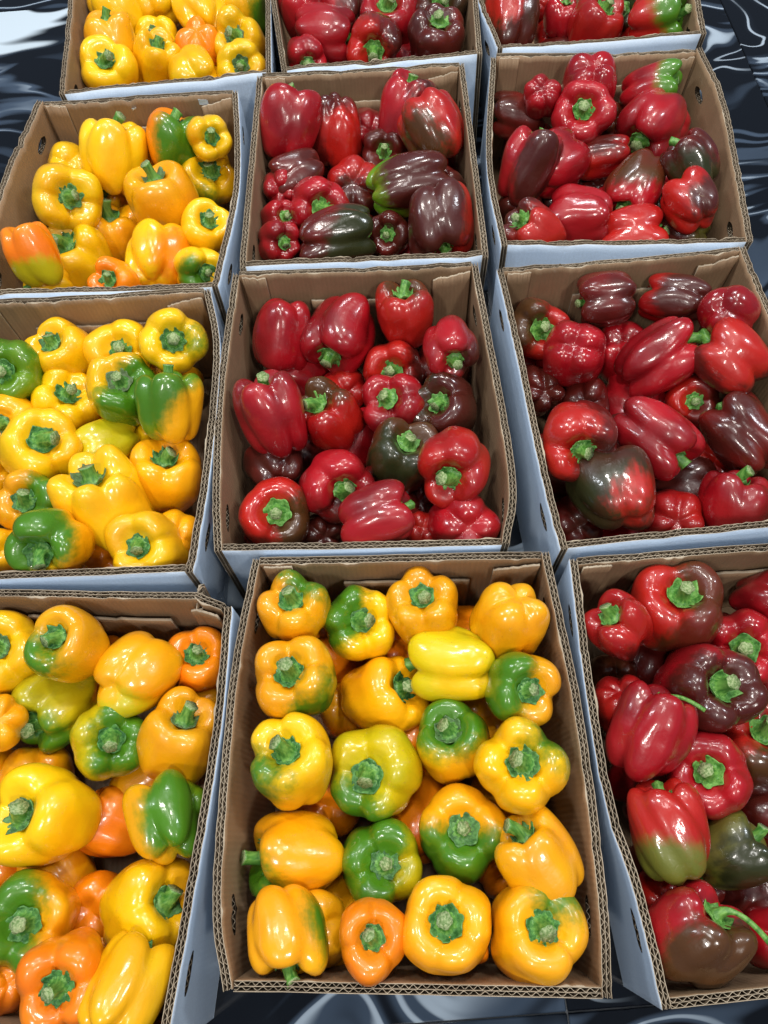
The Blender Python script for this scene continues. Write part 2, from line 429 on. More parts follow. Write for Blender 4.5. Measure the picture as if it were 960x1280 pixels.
def build_panel(box, kind, wall, trim, holes, rng, dents):
    e = TH / wall.len
    u0, u1 = (e * 1.02, 1 - e * 1.02) if trim else (0, 1)
    hs = HOLES if holes else []
    V, Fc, MI, UV = [], [], [], []
    base = 0
    for (o0, o1, m0, m1, du, zs, dt) in (
            (0, .0006, 1, 3, .006 if holes else .02, ZS_F if holes else ZS_C, None),
            (.0037, .0042, 3, 3, .006 if holes else .02, ZS_F if holes else ZS_C, None),
            (.0074, TH, 3, 0, .004, ZS_F, dents)):
        zt = rng.uniform(-.0012, .0004)
        v, f0, f1, cp, uv = sheet(wall, u0, u1, o0, o1, zs, du, hs, dt, zt)
        V.append(v); UV.append(uv)
        Fc += [f0 + base, f1 + base, cp + base]; MI += [np.full(len(f0), m0), np.full(len(f1), m1), np.full(len(cp), 2)]
        base += len(v)
    o = link(kind, make_mesh(kind, np.vstack(V), Fc, [KRAFT, WHITE, EDGE, SHADED_FLUTE], np.concatenate(MI), np.vstack(UV)), box)  # liner faces towards the flutes carry the same painted cell shade
    # fluting: two corrugated cores between the liners
    V, Fc, UV, FM = [], [], [], []; base = 0
    for (oa, ob, wl) in ((.0006, .0037, .0084), (.0042, .0074, .0076)):
        nw = int(wall.len * (u1 - u0) / wl); nu = nw * 6 + 1
        u = np.linspace(u0 + .0006, u1 - .0006, nu); ph = np.linspace(0, nw * 2 * math.pi, nu)
        om = (oa + ob) / 2 + (ob - oa - .0004) / 2 * np.sin(ph + .6 * np.sin(ph * .13 + rng.uniform(0, 6)))
        zr = [(-HB + .003, -.0008)] if not holes else [(-HB + .003, -.0435), (-.0285, -.0008)]
        jit = np.interp(np.arange(nu), np.arange(0, nu + 5, 5), rng.uniform(-.0022, .0003, len(np.arange(0, nu + 5, 5))))
        for zi, (z0, z1) in enumerate(zr):
            U, Z = np.meshgrid(u, [z0, z1], indexing='ij'); Z = Z.copy()
            if z1 > -.01: Z[:, 1] += jit
            O = np.repeat(om[:, None], 2, 1)
            A = wall.P(U.reshape(-1), Z.reshape(-1), O.reshape(-1) - .00026)
            B2 = wall.P(U.reshape(-1), Z.reshape(-1), O.reshape(-1) + .00026)
            n = len(A); fc = grid_faces(nu, 2)
            t = np.arange(nu) * 2 + 1
            cap = np.stack([t[:-1], t[1:], t[1:] + n, t[:-1] + n], -1)
            V += [A, B2]; uv = np.stack([U.reshape(-1) * wall.len, Z.reshape(-1)], -1); UV += [uv, uv]
            Fc += [fc + base, fc[:, ::-1] + n + base, cap + base]; FM += [0] * (2 * len(fc)) + [1] * len(cap); base += 2 * n
        if holes:                                             # solid core between the two holes
            for (ua, ub) in ((u0, HOLES[0][0] - HA / wall.len), (HOLES[0][0] + HA / wall.len, HOLES[1][0] - HA / wall.len), (HOLES[1][0] + HA / wall.len, u1)):
                mk = (u >= ua) & (u <= ub)
                if mk.sum() < 3: continue
                uu, oo = u[mk], om[mk]
                U, Z = np.meshgrid(uu, [-.0435, -.0285], indexing='ij'); O = np.repeat(oo[:, None], 2, 1)
                A = wall.P(U.reshape(-1), Z.reshape(-1), O.reshape(-1))
                V.append(A); UV.append(np.stack([U.reshape(-1) * wall.len, Z.reshape(-1)], -1))
                Fc.append(grid_faces(len(uu), 2) + base); FM += [0] * len(Fc[-1]); base += len(A)
    link('fluting', make_mesh('fluting', np.vstack(V), Fc, [SHADED_FLUTE, EDGE], FM, np.vstack(UV)), o)
    return o


def build_flap(parent, kind, wall, u0, u1, zt0, zt1, zb, off, th, rng):
    """a loose folded piece of board lying on the inside of a wall"""
    nu = 24; nz = 10
    u = np.linspace(u0, u1, nu); k = np.linspace(0, 1, nz)
    zt = np.interp(u, [u0, u1], [zt0, zt1]) + rng.normal(0, .0004, nu)
    U = np.repeat(u[:, None], nz, 1); Z = zb + (zt[:, None] - zb) * k[None, :]
    curl = off + .003 * k[None, :] ** 3 * rng.uniform(.2, 1) + 0 * U
    A = wall.P(U.reshape(-1), Z.reshape(-1), curl.reshape(-1)); B2 = wall.P(U.reshape(-1), Z.reshape(-1), curl.reshape(-1) + th)
    n = len(A); fc = grid_faces(nu, nz)
    t = np.arange(nu) * nz + nz - 1
    cap = np.stack([t[:-1], t[1:], t[1:] + n, t[:-1] + n], -1)
    e0 = np.arange(nz - 1); e1 = e0 + (nu - 1) * nz
    ends = np.vstack([np.stack([e0, e0 + 1, e0 + 1 + n, e0 + n], -1), np.stack([e1, e1 + n, e1 + 1 + n, e1 + 1], -1)])
    uv = np.stack([U.reshape(-1) * wall.len + .1, Z.reshape(-1)], -1)
    me = make_mesh(kind, np.vstack([A, B2]), [fc, fc[:, ::-1] + n, cap, ends], [KRAFT, EDGE],
                   np.concatenate([np.zeros(2 * len(fc)), np.ones(len(cap) + len(ends))]), np.vstack([uv, uv]))
    return link(kind, me, parent)


BOXRECT = {}
for bi, (key, (cor, bends, fit)) in enumerate(BOXES.items()):
    rng = np.random.default_rng(100 + bi)
    cx, cy, a = fit
    box = link('cardboard_box', None); box.location = (0, 0, 0)
    tag(box, BOXLABEL[key], 'cardboard box', 'open cardboard boxes of peppers')
    C = [at(x, y, HB)[:2] for x, y in cor]
    ca, sa = math.cos(a), math.sin(a)
    foot = []
    for (su, sv) in ((-.5, .5), (.5, .5), (.5, -.5), (-.5, -.5)):
        x, y = su * BW * .985, sv * BL_ * .985
        foot.append(np.array([cx + ca * x - sa * y, cy + sa * x + ca * y]))
    if key == '3R': foot[3] = foot[3] + np.array([.012, -.012])
    BOXRECT[key] = (np.array(foot), np.array(C))
    # origin of the box at the middle of its foot
    ctr = np.append(sum(foot) / 4, 0.0)
    walls = []
    for s in range(4):
        pts = [C[s]] + [at(x, y, HB)[:2] for x, y in (bends.get(s, []) if s < 2 else bends.get(s, [])[::-1])] + [C[(s + 1) % 4]]
        walls.append(Wall(pts, (foot[s], foot[(s + 1) % 4]), rng))
    box.location = ctr
    parts = []
    for s, w_ in enumerate(walls):
        dents = []
        if s == 0:
            for q in (.10, .17, .31, .36, .62, .9): dents.append((q + rng.uniform(-.02, .02), rng.uniform(.0012, .0028), rng.uniform(.003, .006)))
        else:
            for q in range(3): dents.append((rng.uniform(.05, .95), rng.uniform(.0004, .0018), rng.uniform(.003, .01)))
        o = build_panel(box, 'end_panel' if s in (0, 2) else 'side_panel', w_, s in (0, 2), s in (1, 3), rng, dents)
        parts.append(o)
    fl = []
    wb = walls[0]
    build_flap(box, 'corner_flap', wb, .04, .04 + .030 / wb.len, -.001, -.002, -.17, TH + .0006, .0022, rng)
    build_flap(box, 'corner_flap', wb, 1 - .058 / wb.len, .968, -.016, -.004, -.17, TH + .0026, .0025, rng)
    build_flap(box, 'inner_flap', wb, .28 + rng.uniform(-.05, .05), .74, -.043, -.045, -.17, TH + .0025, .003, rng)
    if key == '1L':
        for (u_, w_, z_) in ((.80, .014, -.006), (.46, .007, -.010), (.86, .005, -.013)):
            sc = build_flap(box, 'paper_scrap', wb, u_, u_ + w_ / wb.len, z_, z_ - .002, z_ - w_ * .7, TH + .0006, .0004, rng)
            sc.data.materials.clear(); sc.data.materials.append(WHITE); sc.data.materials.append(WHITE)
    bf = np.array([[*foot[i], .003] for i in range(4)]); 
    bm_ = make_mesh('bottom_panel', np.vstack([bf, bf - [0, 0, .0028]]), [np.array([[0, 1, 2, 3], [7, 6, 5, 4]])], [KRAFT, WHITE], [0, 1],
                    np.vstack([bf[:, :2], bf[:, :2]]), False)
    link('bottom_panel', bm_, box)
    # shift children so that the box's origin is its own foot
    for ch in box.children: ch.location = -Vector(ctr)

# ------------------------------------------------------------------ peppers
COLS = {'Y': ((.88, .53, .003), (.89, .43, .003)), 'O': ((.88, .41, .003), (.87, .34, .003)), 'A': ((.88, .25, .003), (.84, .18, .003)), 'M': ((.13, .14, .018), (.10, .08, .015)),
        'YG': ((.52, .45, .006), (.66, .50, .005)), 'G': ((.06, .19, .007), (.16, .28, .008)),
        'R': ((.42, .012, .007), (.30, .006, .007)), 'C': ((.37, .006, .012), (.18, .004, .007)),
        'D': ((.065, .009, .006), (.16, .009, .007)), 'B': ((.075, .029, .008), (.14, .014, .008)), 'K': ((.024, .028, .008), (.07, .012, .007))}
PEP = {}
PEP['3C'] = """
367 764 44 362 750 1.1 u 0 O G 385 720 .22 | orange-yellow pepper with green flush round its stem, back left corner of
449 781 46 452 776 1.1 u 0 Y G 415 765 .30 | yellow pepper with green left lobe, second along the back of
530 760 45 528 745 1.1 u 0 O - | orange-yellow pepper with tall pointed stem, third along the back of
640 770 46 650 738 1.05 d 0 O - | plain orange pepper turned stem-down, back right corner of
588 790 34 600 790 1.1 d 2 A - | orange pepper low behind the stem-down one in
361 852 52 352 841 1.15 u 0 O G 410 895 .30 | orange-yellow pepper with green lower right lobe against left wall in
477 870 48 502 861 1.1 u 1 O - | amber pepper with stem facing right, near centre back of
434 885 40 440 885 1.1 d 2 O - | half-hidden amber pepper under the right-facing one in
565 829 47 618 832 1.18 d -1 YG Y 580 850 .20 | greenish yellow pepper lying on its side across the others in
656 858 47 669 862 1.1 u 0 O G 622 845 .36 | orange pepper with green left side by right wall in
358 953 52 350 940 1.1 u 0 Y G 320 975 .18 | bright yellow pepper with pale tilted stem by left wall in
470 968 58 459 969 1.05 u 0 YG G 440 1020 .28 | large olive yellow pepper with green bottom lobe, centre of
566 930 48 561 914 1.2 u 0 Y G 560 890 .36 | yellow pepper with green top and small dry stem, middle of
657 959 57 659 953 1.1 u 0 Y G 700 925 .18 | large yellow four-lobed pepper against the right wall in
370 1065 54 322 1072 1.15 u 0 O G 315 1100 .22 | big amber pepper on its side with stem to the left in
477 1082 51 481 1081 1.05 u 0 YG G 440 1075 .42 | half green and yellow pepper, middle of the fourth row in
576 1040 53 578 1037 1.1 u 0 O G 572 1090 .40 | orange pepper with glossy dark green lower half in
678 1074 50 661 1046 1.15 u 0 O - | amber pepper with three long lobes leaning right in
632 1085 38 640 1085 1.1 d 2 A - | orange pepper tucked under the long-lobed one in
357 1178 50 363 1222 1.1 u 0 O G 405 1165 .20 | orange pepper with stem down and green right edge, front left of
398 1184 44 400 1184 1.1 d 1 O - | amber pepper half hidden behind the stem-down one, front left of
465 1193 47 465 1195 1.1 u 0 A - | deep orange pepper with centred stem, second along the front of
558 1162 57 557 1157 1.1 u 0 O - | tall orange pepper with thick crooked stem, third along the front of
575 1210 40 575 1210 1.1 d 2 A - | reddish orange pepper under the crooked-stem one in
674 1182 57 681 1181 1.05 u 0 O G 705 1145 .16 | round orange pepper with green blush, front right corner of
"""
PEP['3L'] = """
12 813 48 -2 808 1.1 u 0 Y - | yellow pepper against the photo edge at the back of
92 797 44 74 790 1.1 u 0 O G 58 815 .20 | orange-yellow pepper with green left edge at the back of
174 840 48 152 852 1.0 d 0 O YG 160 890 .20 | yellow pepper showing three smooth lobes and no stem in
247 826 40 246 815 1.15 u 0 A - | orange pepper with ragged stem, back right corner of
70 884 50 46 904 1.1 u 0 YG G 50 935 .32 | olive yellow pepper with long green stalk lying across in
-5 905 36 -5 905 1.1 d 0 O - | orange pepper cut off by the photo edge in
137 925 48 139 923 1.05 u 0 YG G 175 925 .40 | small half green and yellow pepper with star calyx in
228 925 50 232 900 1.1 u 0 O - | orange pepper with low dark stem against the right wall in
52 975 46 52 960 1.1 d 1 O - | amber pepper peeping out above the largest yellow one in
55 1022 61 27 1018 1.0 u 0 Y - | largest lemon yellow lumpy pepper at the photo's left side in
142 1028 44 112 1020 1.0 u 1 A - | narrow orange pepper with stem hidden at its left in
204 1020 45 215 1060 1.15 d -1 O G 232 1010 .40 | orange pepper with a bright green right lobe in
250 1010 34 255 1010 1.1 d 1 G - | dark green pepper squeezed against the right wall in
186 1134 58 208 1127 1.1 u 0 Y - | big smooth yellow pepper with dark eight-sided stem in
124 1135 42 110 1135 1.1 d 1 A - | orange pepper squeezed between two large ones in
40 1148 57 32 1153 1.05 u 0 O G -15 1150 .42 | orange pepper with dark green left half at the photo edge in
80 1245 56 70 1255 1.1 u 0 A - | orange pepper with wide grey-green stem at the very front of
166 1255 50 150 1310 1.2 d 0 Y - | lemon pepper with long vertical lobes at the front of
5 1240 30 5 1240 1.1 d 1 A - | small bit of orange pepper at the lower left corner of
215 1215 32 215 1215 1.1 d 2 A - | orange pepper low by the right wall at the front of
"""
PEP['3R'] = """
759 785 41 747 770 1.15 u 0 R D 775 825 .16 | red pepper with bright hexagonal calyx, back left corner of
846 763 54 853 743 1.1 u 0 B R 800 745 .34 | brown and red lumpy pepper with olive lobes at the back of
957 748 33 975 745 1.1 u 0 C - | crimson pepper cut off by the photo edge at the back of
929 810 47 930 810 1.05 u 0 C D 900 850 .20 | crimson pepper with curled dark stem by the photo edge in
876 861 56 900 857 1.1 u -1 C D 900 900 .42 | large maroon pepper with pale many-sided calyx in
788 918 48 812 868 1.2 u 0 C - stalk | crimson pepper lying down with curled green stalk on top in
752 880 36 752 860 1.1 d 2 R - | red pepper behind the one with the curled stalk in
886 965 52 885 966 1.0 u -1 C - | crimson pepper with three round lobes like a clover in
950 932 52 960 915 1.15 u 1 B R 930 900 .22 | brown pepper at the photo edge right of the clover-shaped one in
807 1040 47 800 985 1.22 u 0 R M 800 1095 .30 | upright orange-red pepper fading to olive at its foot in
825 1132 40 825 1140 1.05 d 1 R D 790 1160 .30 | dark red shiny pepper below the upright red and olive one in
912 1062 44 950 1045 1.15 u 0 M K 935 1085 .3 | dented olive green pepper near the photo edge in
938 1112 46 930 1150 1.05 d 1 D - | dark brown crumpled pepper under the dented olive one in
877 1210 59 907 1186 1.1 u 0 C B 900 1260 .40 stalk | crimson and brown pepper with long thin stalk, foremost in
962 1175 36 975 1180 1.1 d 1 C - | crimson pepper cut off by the photo edge at the front of
766 848 32 766 848 1.1 d 2 B - | dark brown pepper in the shade below the corner one in
885 1030 34 885 1030 1.1 d 2 R - | red pepper low in the gap under the clover-shaped one in
"""
PEP['2L'] = """
80 441 38 67 427 1.1 u 0 Y - | yellow pepper with stem tilted left at the back of
154 441 41 151 436 1.1 u 0 Y - | yellow pepper with broad stem, middle of the back row in
229 426 41 230 424 1.1 u 0 Y G 262 425 .12 | yellow pepper with small green spot, back right corner of
15 465 42 5 465 1.05 u 0 G - | wholly green pepper at the photo's left edge in
155 490 43 151 477 1.1 u 0 Y G 180 505 .40 | yellow pepper swirled with dark green and a withered stem in
228 504 41 229 468 1.15 u 0 G O 262 530 .34 | green pepper turning orange on its right by the wall in
82 508 41 86 492 1.1 u 0 Y - | yellow pepper left of the green-swirled one in
14 527 35 3 530 1.1 u 0 O - | orange pepper at the photo's left edge below the green one in
52 562 49 54 550 1.1 u 0 Y - | large bright yellow pepper with squarish shoulders in
134 556 36 110 568 1.15 u 1 YG - | lime yellow pepper on its side with stem facing left in
193 560 34 205 549 1.1 u 1 Y - | yellow pepper behind the orange one near the right wall in
211 600 45 208 574 1.15 u 0 O - | smooth orange pepper with small stem near the right wall in
42 632 42 32 626 1.05 u 0 O G 75 640 .42 | orange pepper with dark green right half in
131 630 54 115 598 1.15 u 0 Y - | biggest plain yellow pepper near the front of
186 686 46 173 684 1.1 u 0 Y - | pale yellow pepper with white stem at the front right of
232 666 32 235 666 1.1 d 1 O - | orange-yellow pepper behind the pale one, front right corner of
62 702 48 48 714 1.05 u 0 O G 30 690 .36 | half green and orange pepper at the front rim of
3 690 30 3 690 1.1 d 0 Y - | yellow pepper at the photo's left edge by the front rim of
137 697 28 137 697 1.1 d 1 A - | orange sliver of pepper between two others at the front of
-8 602 26 -8 602 1.1 d 1 O - | sliver of orange pepper at the photo's left edge in
"""
PEP['2C'] = """
352 420 37 358 372 1.25 d 0 C - | tall crimson pepper with stem hidden, back left corner of
424 421 42 412 445 1.15 u 0 C - | crimson pepper with stem pointing down at the viewer, back of
505 391 37 504 366 1.15 u 0 R B 505 355 .22 | upright red pepper with brownish shoulders at the back of
573 434 34 577 450 1.15 u 0 C D 605 450 .20 | dark-sided crimson pepper by the right wall at the back of
492 464 38 490 464 1.0 u 1 D R 475 450 .30 | dark red ribbed pepper with pale round stem in
333 518 43 323 475 1.2 u 0 C - | tall crimson pepper with long lobes against the left wall in
410 521 42 396 505 1.15 u 0 R B 405 485 .22 | orange-red pepper with brown shoulders left of centre in
430 488 30 430 488 1.1 d 2 R - | red pepper behind the brown-shouldered one in
494 507 41 483 498 1.1 u 0 C - | bright crimson pepper with leafy calyx in the middle of
568 508 42 559 503 1.05 u 1 K D 590 500 .35 | almost black pepper with a round green stem in
502 571 45 511 553 1.15 u 0 B K 480 580 .30 | olive brown pepper with bright green stem, right of centre in
580 582 46 575 597 1.05 u 0 R - | glossy orange-red pepper with dark green calyx near right wall in
421 605 45 430 613 1.05 u 0 C D 440 645 .22 | round crimson pepper with star calyx, front centre of
346 643 45 346 641 1.1 u 0 R B 385 660 .34 | squarish red and brown pepper, front left corner of
472 668 40 504 658 1.2 u 0 C - | crimson pepper lying sideways by the front rim of
528 665 26 530 665 1.1 d 1 R - | small red pepper right of the sideways one in
588 655 42 588 655 1.1 d 1 C - | dark crimson pepper in shade, front right corner of
340 584 38 340 600 1.1 d 1 D - | dark brownish pepper under the tall left one in
400 672 30 400 672 1.1 d 2 D - | dark pepper in the shade near the front rim of
520 622 34 520 622 1.1 d 2 D - | shaded dark red pepper under the olive brown one in
"""
PEP['2R'] = """
664 410 38 672 410 1.15 u 1 R B 640 400 .30 | red curved pepper with green stem, back left corner of
757 375 33 730 378 1.1 u 0 D - | chocolate brown pepper with hairy stem facing left in
841 371 30 882 376 1.35 d 0 R D 860 365 .40 | red and brown pepper lying across the back wall of
917 393 36 911 384 1.05 d 0 C - | crimson pepper with dimpled bottom, back right of
716 440 40 716 428 1.15 d -1 C - | crimson pepper with a split groove facing up in
780 440 36 776 430 1.1 d 1 C - | dull crimson pepper between two lying ones in
823 446 40 780 478 1.28 d -1 C - | large pinkish crimson pepper lying diagonally across the middle of
912 451 41 945 478 1.15 d 0 D R 930 435 .36 | half brown half red pepper on its side, right part of
865 503 32 868 502 1.1 u 1 D R 840 500 .25 | dark red pepper with light green stem under the diagonal one in
706 552 48 715 566 1.1 u 0 D R 675 540 .34 | large brown-red pepper with curly green stem at left in
817 546 42 868 590 1.28 u -1 C - | glossy crimson pepper lying with stem to lower right in
927 543 43 960 590 1.2 d 0 D - | maroon pepper lying on its side against the photo edge in
764 613 53 774 655 1.05 d -1 K R 800 620 .16 | big dark olive pepper with upturned bottom at the front of
838 650 38 838 650 1.1 d 1 R - | red pepper between the dark olive one and a ribbed one in
916 634 43 922 594 1.1 u 0 C - | ribbed crimson pepper with lobes hanging down, front right of
888 574 38 888 574 1.1 d 1 R - | red pepper below the lying glossy one, right part of
672 488 32 672 488 1.1 d 1 D - | dark maroon pepper in shade by the left wall of
732 502 32 732 502 1.1 d 2 D - | dark pepper deep in the middle of
722 655 38 722 655 1.1 d 2 D - | dark red pepper beneath the big olive one at the front of
950 440 34 950 440 1.1 d 2 K - | dark shaded pepper at the right wall of
"""
PEP['1L'] = """
83 251 41 88 247 1.1 u -1 Y - | big lemon pepper with stem facing the viewer, left of centre in
141 194 38 149 163 1.15 u 0 Y - | tall golden yellow pepper with upright stem at the back of
165 182 30 165 170 1.1 d 1 Y - | yellow pepper mostly hidden behind the tall golden one in
215 178 34 222 148 1.15 u 0 A G 242 185 .42 | half orange half green pepper at the back of
275 172 27 278 171 1.1 u 0 Y - | golden yellow pepper in the back right corner of
262 224 35 264 214 1.1 u 0 Y G 250 252 .20 | yellow pepper with green chin by the right wall in
204 251 40 195 224 1.15 u -1 O - | amber pepper with upright dry stem, centre of
77 207 27 77 200 1.1 d 1 Y - | golden yellow pepper behind the big lemon one in
37 255 26 32 250 1.2 d 1 YG - | lime green pepper against the left wall in
138 245 25 129 240 1.1 u 1 Y - | small golden yellow pepper in the gap at the centre of
148 298 39 139 272 1.15 u 0 O - | smooth amber pepper below the centre of
44 320 30 37 292 1.2 u 0 A YG 45 350 .34 | orange pepper with green base and upright stem by left wall in
97 326 41 84 306 1.1 u 0 Y - | yellow pepper with spiky stem near the front of
196 322 38 188 352 1.1 d 0 Y A 220 315 .25 | smooth orange-tinged pepper with long highlights and no stem in
258 289 31 263 277 1.1 u 0 Y - | yellow pepper with dark stem by right wall in
249 336 29 258 340 1.05 u 0 Y G 240 350 .25 | yellow and green pepper with dark stem, front right corner of
60 354 24 36 358 1.15 u 0 Y - | yellow pepper lying at the left of the front rim in
146 355 28 137 350 1.1 u 0 A - | orange pepper low at the front rim centre of
"""
PEP['1C'] = """
356 156 36 350 196 1.15 d 0 C - | bright crimson pepper turned upside down, back left corner of
422 165 32 424 130 1.28 d 0 D R 435 170 .30 | maroon barrel-shaped pepper standing at the back of
459 161 24 459 161 1.1 d 1 C - | crimson pepper behind the maroon barrel-shaped one in
508 133 34 514 106 1.15 u 0 C D 535 120 .22 | crimson pepper with green calyx on top, highest in
543 162 39 562 196 1.15 d 0 R B 525 180 .30 | red pepper streaked with brown leaning right, back right of
372 221 29 336 228 1.2 u 0 D - | maroon pepper lying with stem to the left in
345 236 26 345 236 1.1 d 1 C - | dull crimson pepper by the left wall in
482 190 27 480 190 1.1 u 1 D - | dark pepper with green stem deep in the middle of
443 236 35 440 225 1.15 d 1 R D 445 260 .30 | red-brown pepper half hidden beside the green one in
511 229 36 462 238 1.32 d -1 G D 535 215 .46 | green pepper with brown right end lying across the middle of
397 258 35 402 260 1.05 u 0 C - | crimson ring-shaped pepper with stem facing the viewer in
420 294 33 372 300 1.45 d -1 D K 450 300 .40 | long brown and olive pepper lying along the front rim of
553 275 41 557 309 1.1 u 0 R D 525 265 .46 | half red half brown pepper with stem down, front right of
347 302 25 354 303 1.05 u 0 C - | small crimson pepper with large calyx, front left corner of
343 275 22 350 271 1.1 u 1 C - | small red pepper above the corner one at left in
485 293 27 484 293 1.1 u 1 D - | dark red pepper with green stem near the front rim of
574 236 24 564 228 1.1 u 1 D - | dark red pepper beside the right wall in
505 312 26 505 312 1.1 d 2 C - | crimson pepper low by the front rim of
"""
PEP['1R'] = """
646 146 27 613 138 1.25 u 0 D - | dull maroon pepper lying with stem to the left in
677 121 23 677 112 1.1 d 0 C - | small crimson pepper near the back wall of
735 96 33 740 74 1.1 d 0 C - | crumpled crimson pepper leaning on the back wall of
726 142 37 728 137 1.05 u -1 C - | crimson pepper with large pale round calyx in
814 109 27 856 98 1.4 u 0 C G 845 105 .34 | red pepper with a green shoulder, back right of
814 157 39 802 176 1.15 u -1 C - | large crimson pepper with dark calyx pointing down in
632 206 33 646 163 1.28 u 0 C D 650 215 .36 | long crimson and brown pepper standing by left wall in
690 206 38 668 220 1.1 d -1 C - | knobbly crimson pepper with scarred folds in
752 196 24 785 190 1.35 d 0 R D 750 175 .25 | pointed orange-red pepper lying to the right in
796 233 34 787 254 1.2 u -1 B C 800 270 .42 | olive brown pepper turning crimson with stem down in
872 202 30 852 178 1.15 u 0 D K 880 220 .30 | maroon pepper with dark shiny side by right wall in
863 158 27 863 150 1.1 d 1 C - | crimson pepper behind by the right wall of
865 251 32 885 272 1.15 d 0 R D 890 245 .25 | shiny red pepper with folded lobes by right wall in
723 273 37 765 270 1.15 d 0 C - | wide dusty crimson pepper lying by the front rim of
655 293 33 641 280 1.1 u 0 D R 670 290 .30 | ribbed dark red pepper with tiny stem, front left corner of
649 264 29 649 256 1.1 d 1 D - | brownish pepper above the front left corner one in
791 294 34 755 296 1.2 d 0 R - | flat glossy red pepper at the front rim of
846 295 29 872 292 1.2 d 0 M D 830 290 .32 | olive green pepper end at the front rim of
763 153 22 763 153 1.1 d 1 B - | brown pepper in the gap right of the pale-calyx one in
748 233 29 748 233 1.1 d 1 D - | dark red pepper in the gap at the centre of
833 218 26 833 218 1.1 d 1 C - | shaded crimson pepper right of the olive brown one in
826 268 24 826 268 1.1 d 2 K - | dark green pepper in shade by the folded red one in
"""
PEP['0L'] = """
147 15 31 137 -8 1.15 u 0 Y - | golden yellow pepper at the left of the upper row in
200 2 32 200 22 1.15 d 0 Y - | golden yellow stem-down pepper cut by the photo top in
254 17 31 262 38 1.15 d 0 Y - | bright yellow pepper with slanted lobes at the photo top in
305 12 31 300 -15 1.15 d 0 Y G 335 20 .30 | yellow pepper with green right side by the wall in
137 53 31 135 25 1.15 u 0 O - | smooth amber pepper by the left wall in
139 92 33 134 77 1.1 u 0 Y - | yellow pepper with broken pale stem, front left corner of
196 54 28 196 45 1.1 u 1 Y - | yellow pepper in the middle behind a narrow one in
197 77 27 200 60 1.2 u 0 Y - | narrow yellow pepper with dark stem, centre of
247 63 27 247 40 1.1 d 0 A - | small bright orange pepper right of centre in
301 57 32 295 46 1.1 u 0 Y - | yellow pepper with leafy dark stem by right wall in
301 85 29 302 82 1.05 u 0 Y - | yellow pepper with upright star stem, front right corner of
243 95 30 243 100 1.05 d 0 Y - | round lemon pepper at the front rim right of centre in
190 105 20 190 105 1.1 d 1 YG - | small lime pepper low at the front rim of
"""
PEP['0C'] = """
375 12 27 370 -6 1.15 u 0 C - | crimson pepper with light stem, upper left of
428 8 27 440 30 1.1 d 0 C D 450 0 .30 | crimson and brown pepper at the photo top in
488 25 35 485 8 1.15 u 0 C - | large crimson pepper with wide pale calyx in
552 12 31 553 5 1.1 u 0 K - | nearly black pepper with green calyx, upper right of
406 48 33 436 50 1.15 u 0 C - | bumpy crimson pepper with stem to the right in
467 56 34 467 62 1.1 u 0 D R 440 70 .40 | wrinkled brown and red pepper at the front rim of
382 73 25 384 80 1.1 u 0 C - | small crimson pepper in the front left corner of
544 51 34 548 30 1.1 u 0 D - | maroon ribbed pepper, front right of
528 35 22 528 35 1.1 d 1 R - | small red pepper between two dark ones in
"""
PEP['0R'] = """
641 20 33 641 55 1.3 d 0 K R 625 0 .25 | tall olive pepper with red streaks by left wall in
673 8 18 673 8 1.1 d 1 R - | small red pepper next to the tall olive one in
702 22 21 705 4 1.15 u 0 C - | crimson pepper with upright green stem in
741 32 32 753 14 1.1 u 0 R - | ribbed bright red pepper in the centre of
776 10 26 776 10 1.1 u 0 D K 790 5 .3 | dark brown pepper behind the ribbed red one in
825 20 31 852 18 1.1 u 0 R G 850 5 .36 | red pepper with green shoulder and curved stalk in
686 45 20 686 45 1.1 d 1 R - | red pepper low by the front rim of
802 50 28 802 50 1.1 d 1 R - | red sliver of pepper along the front rim at right in
"""


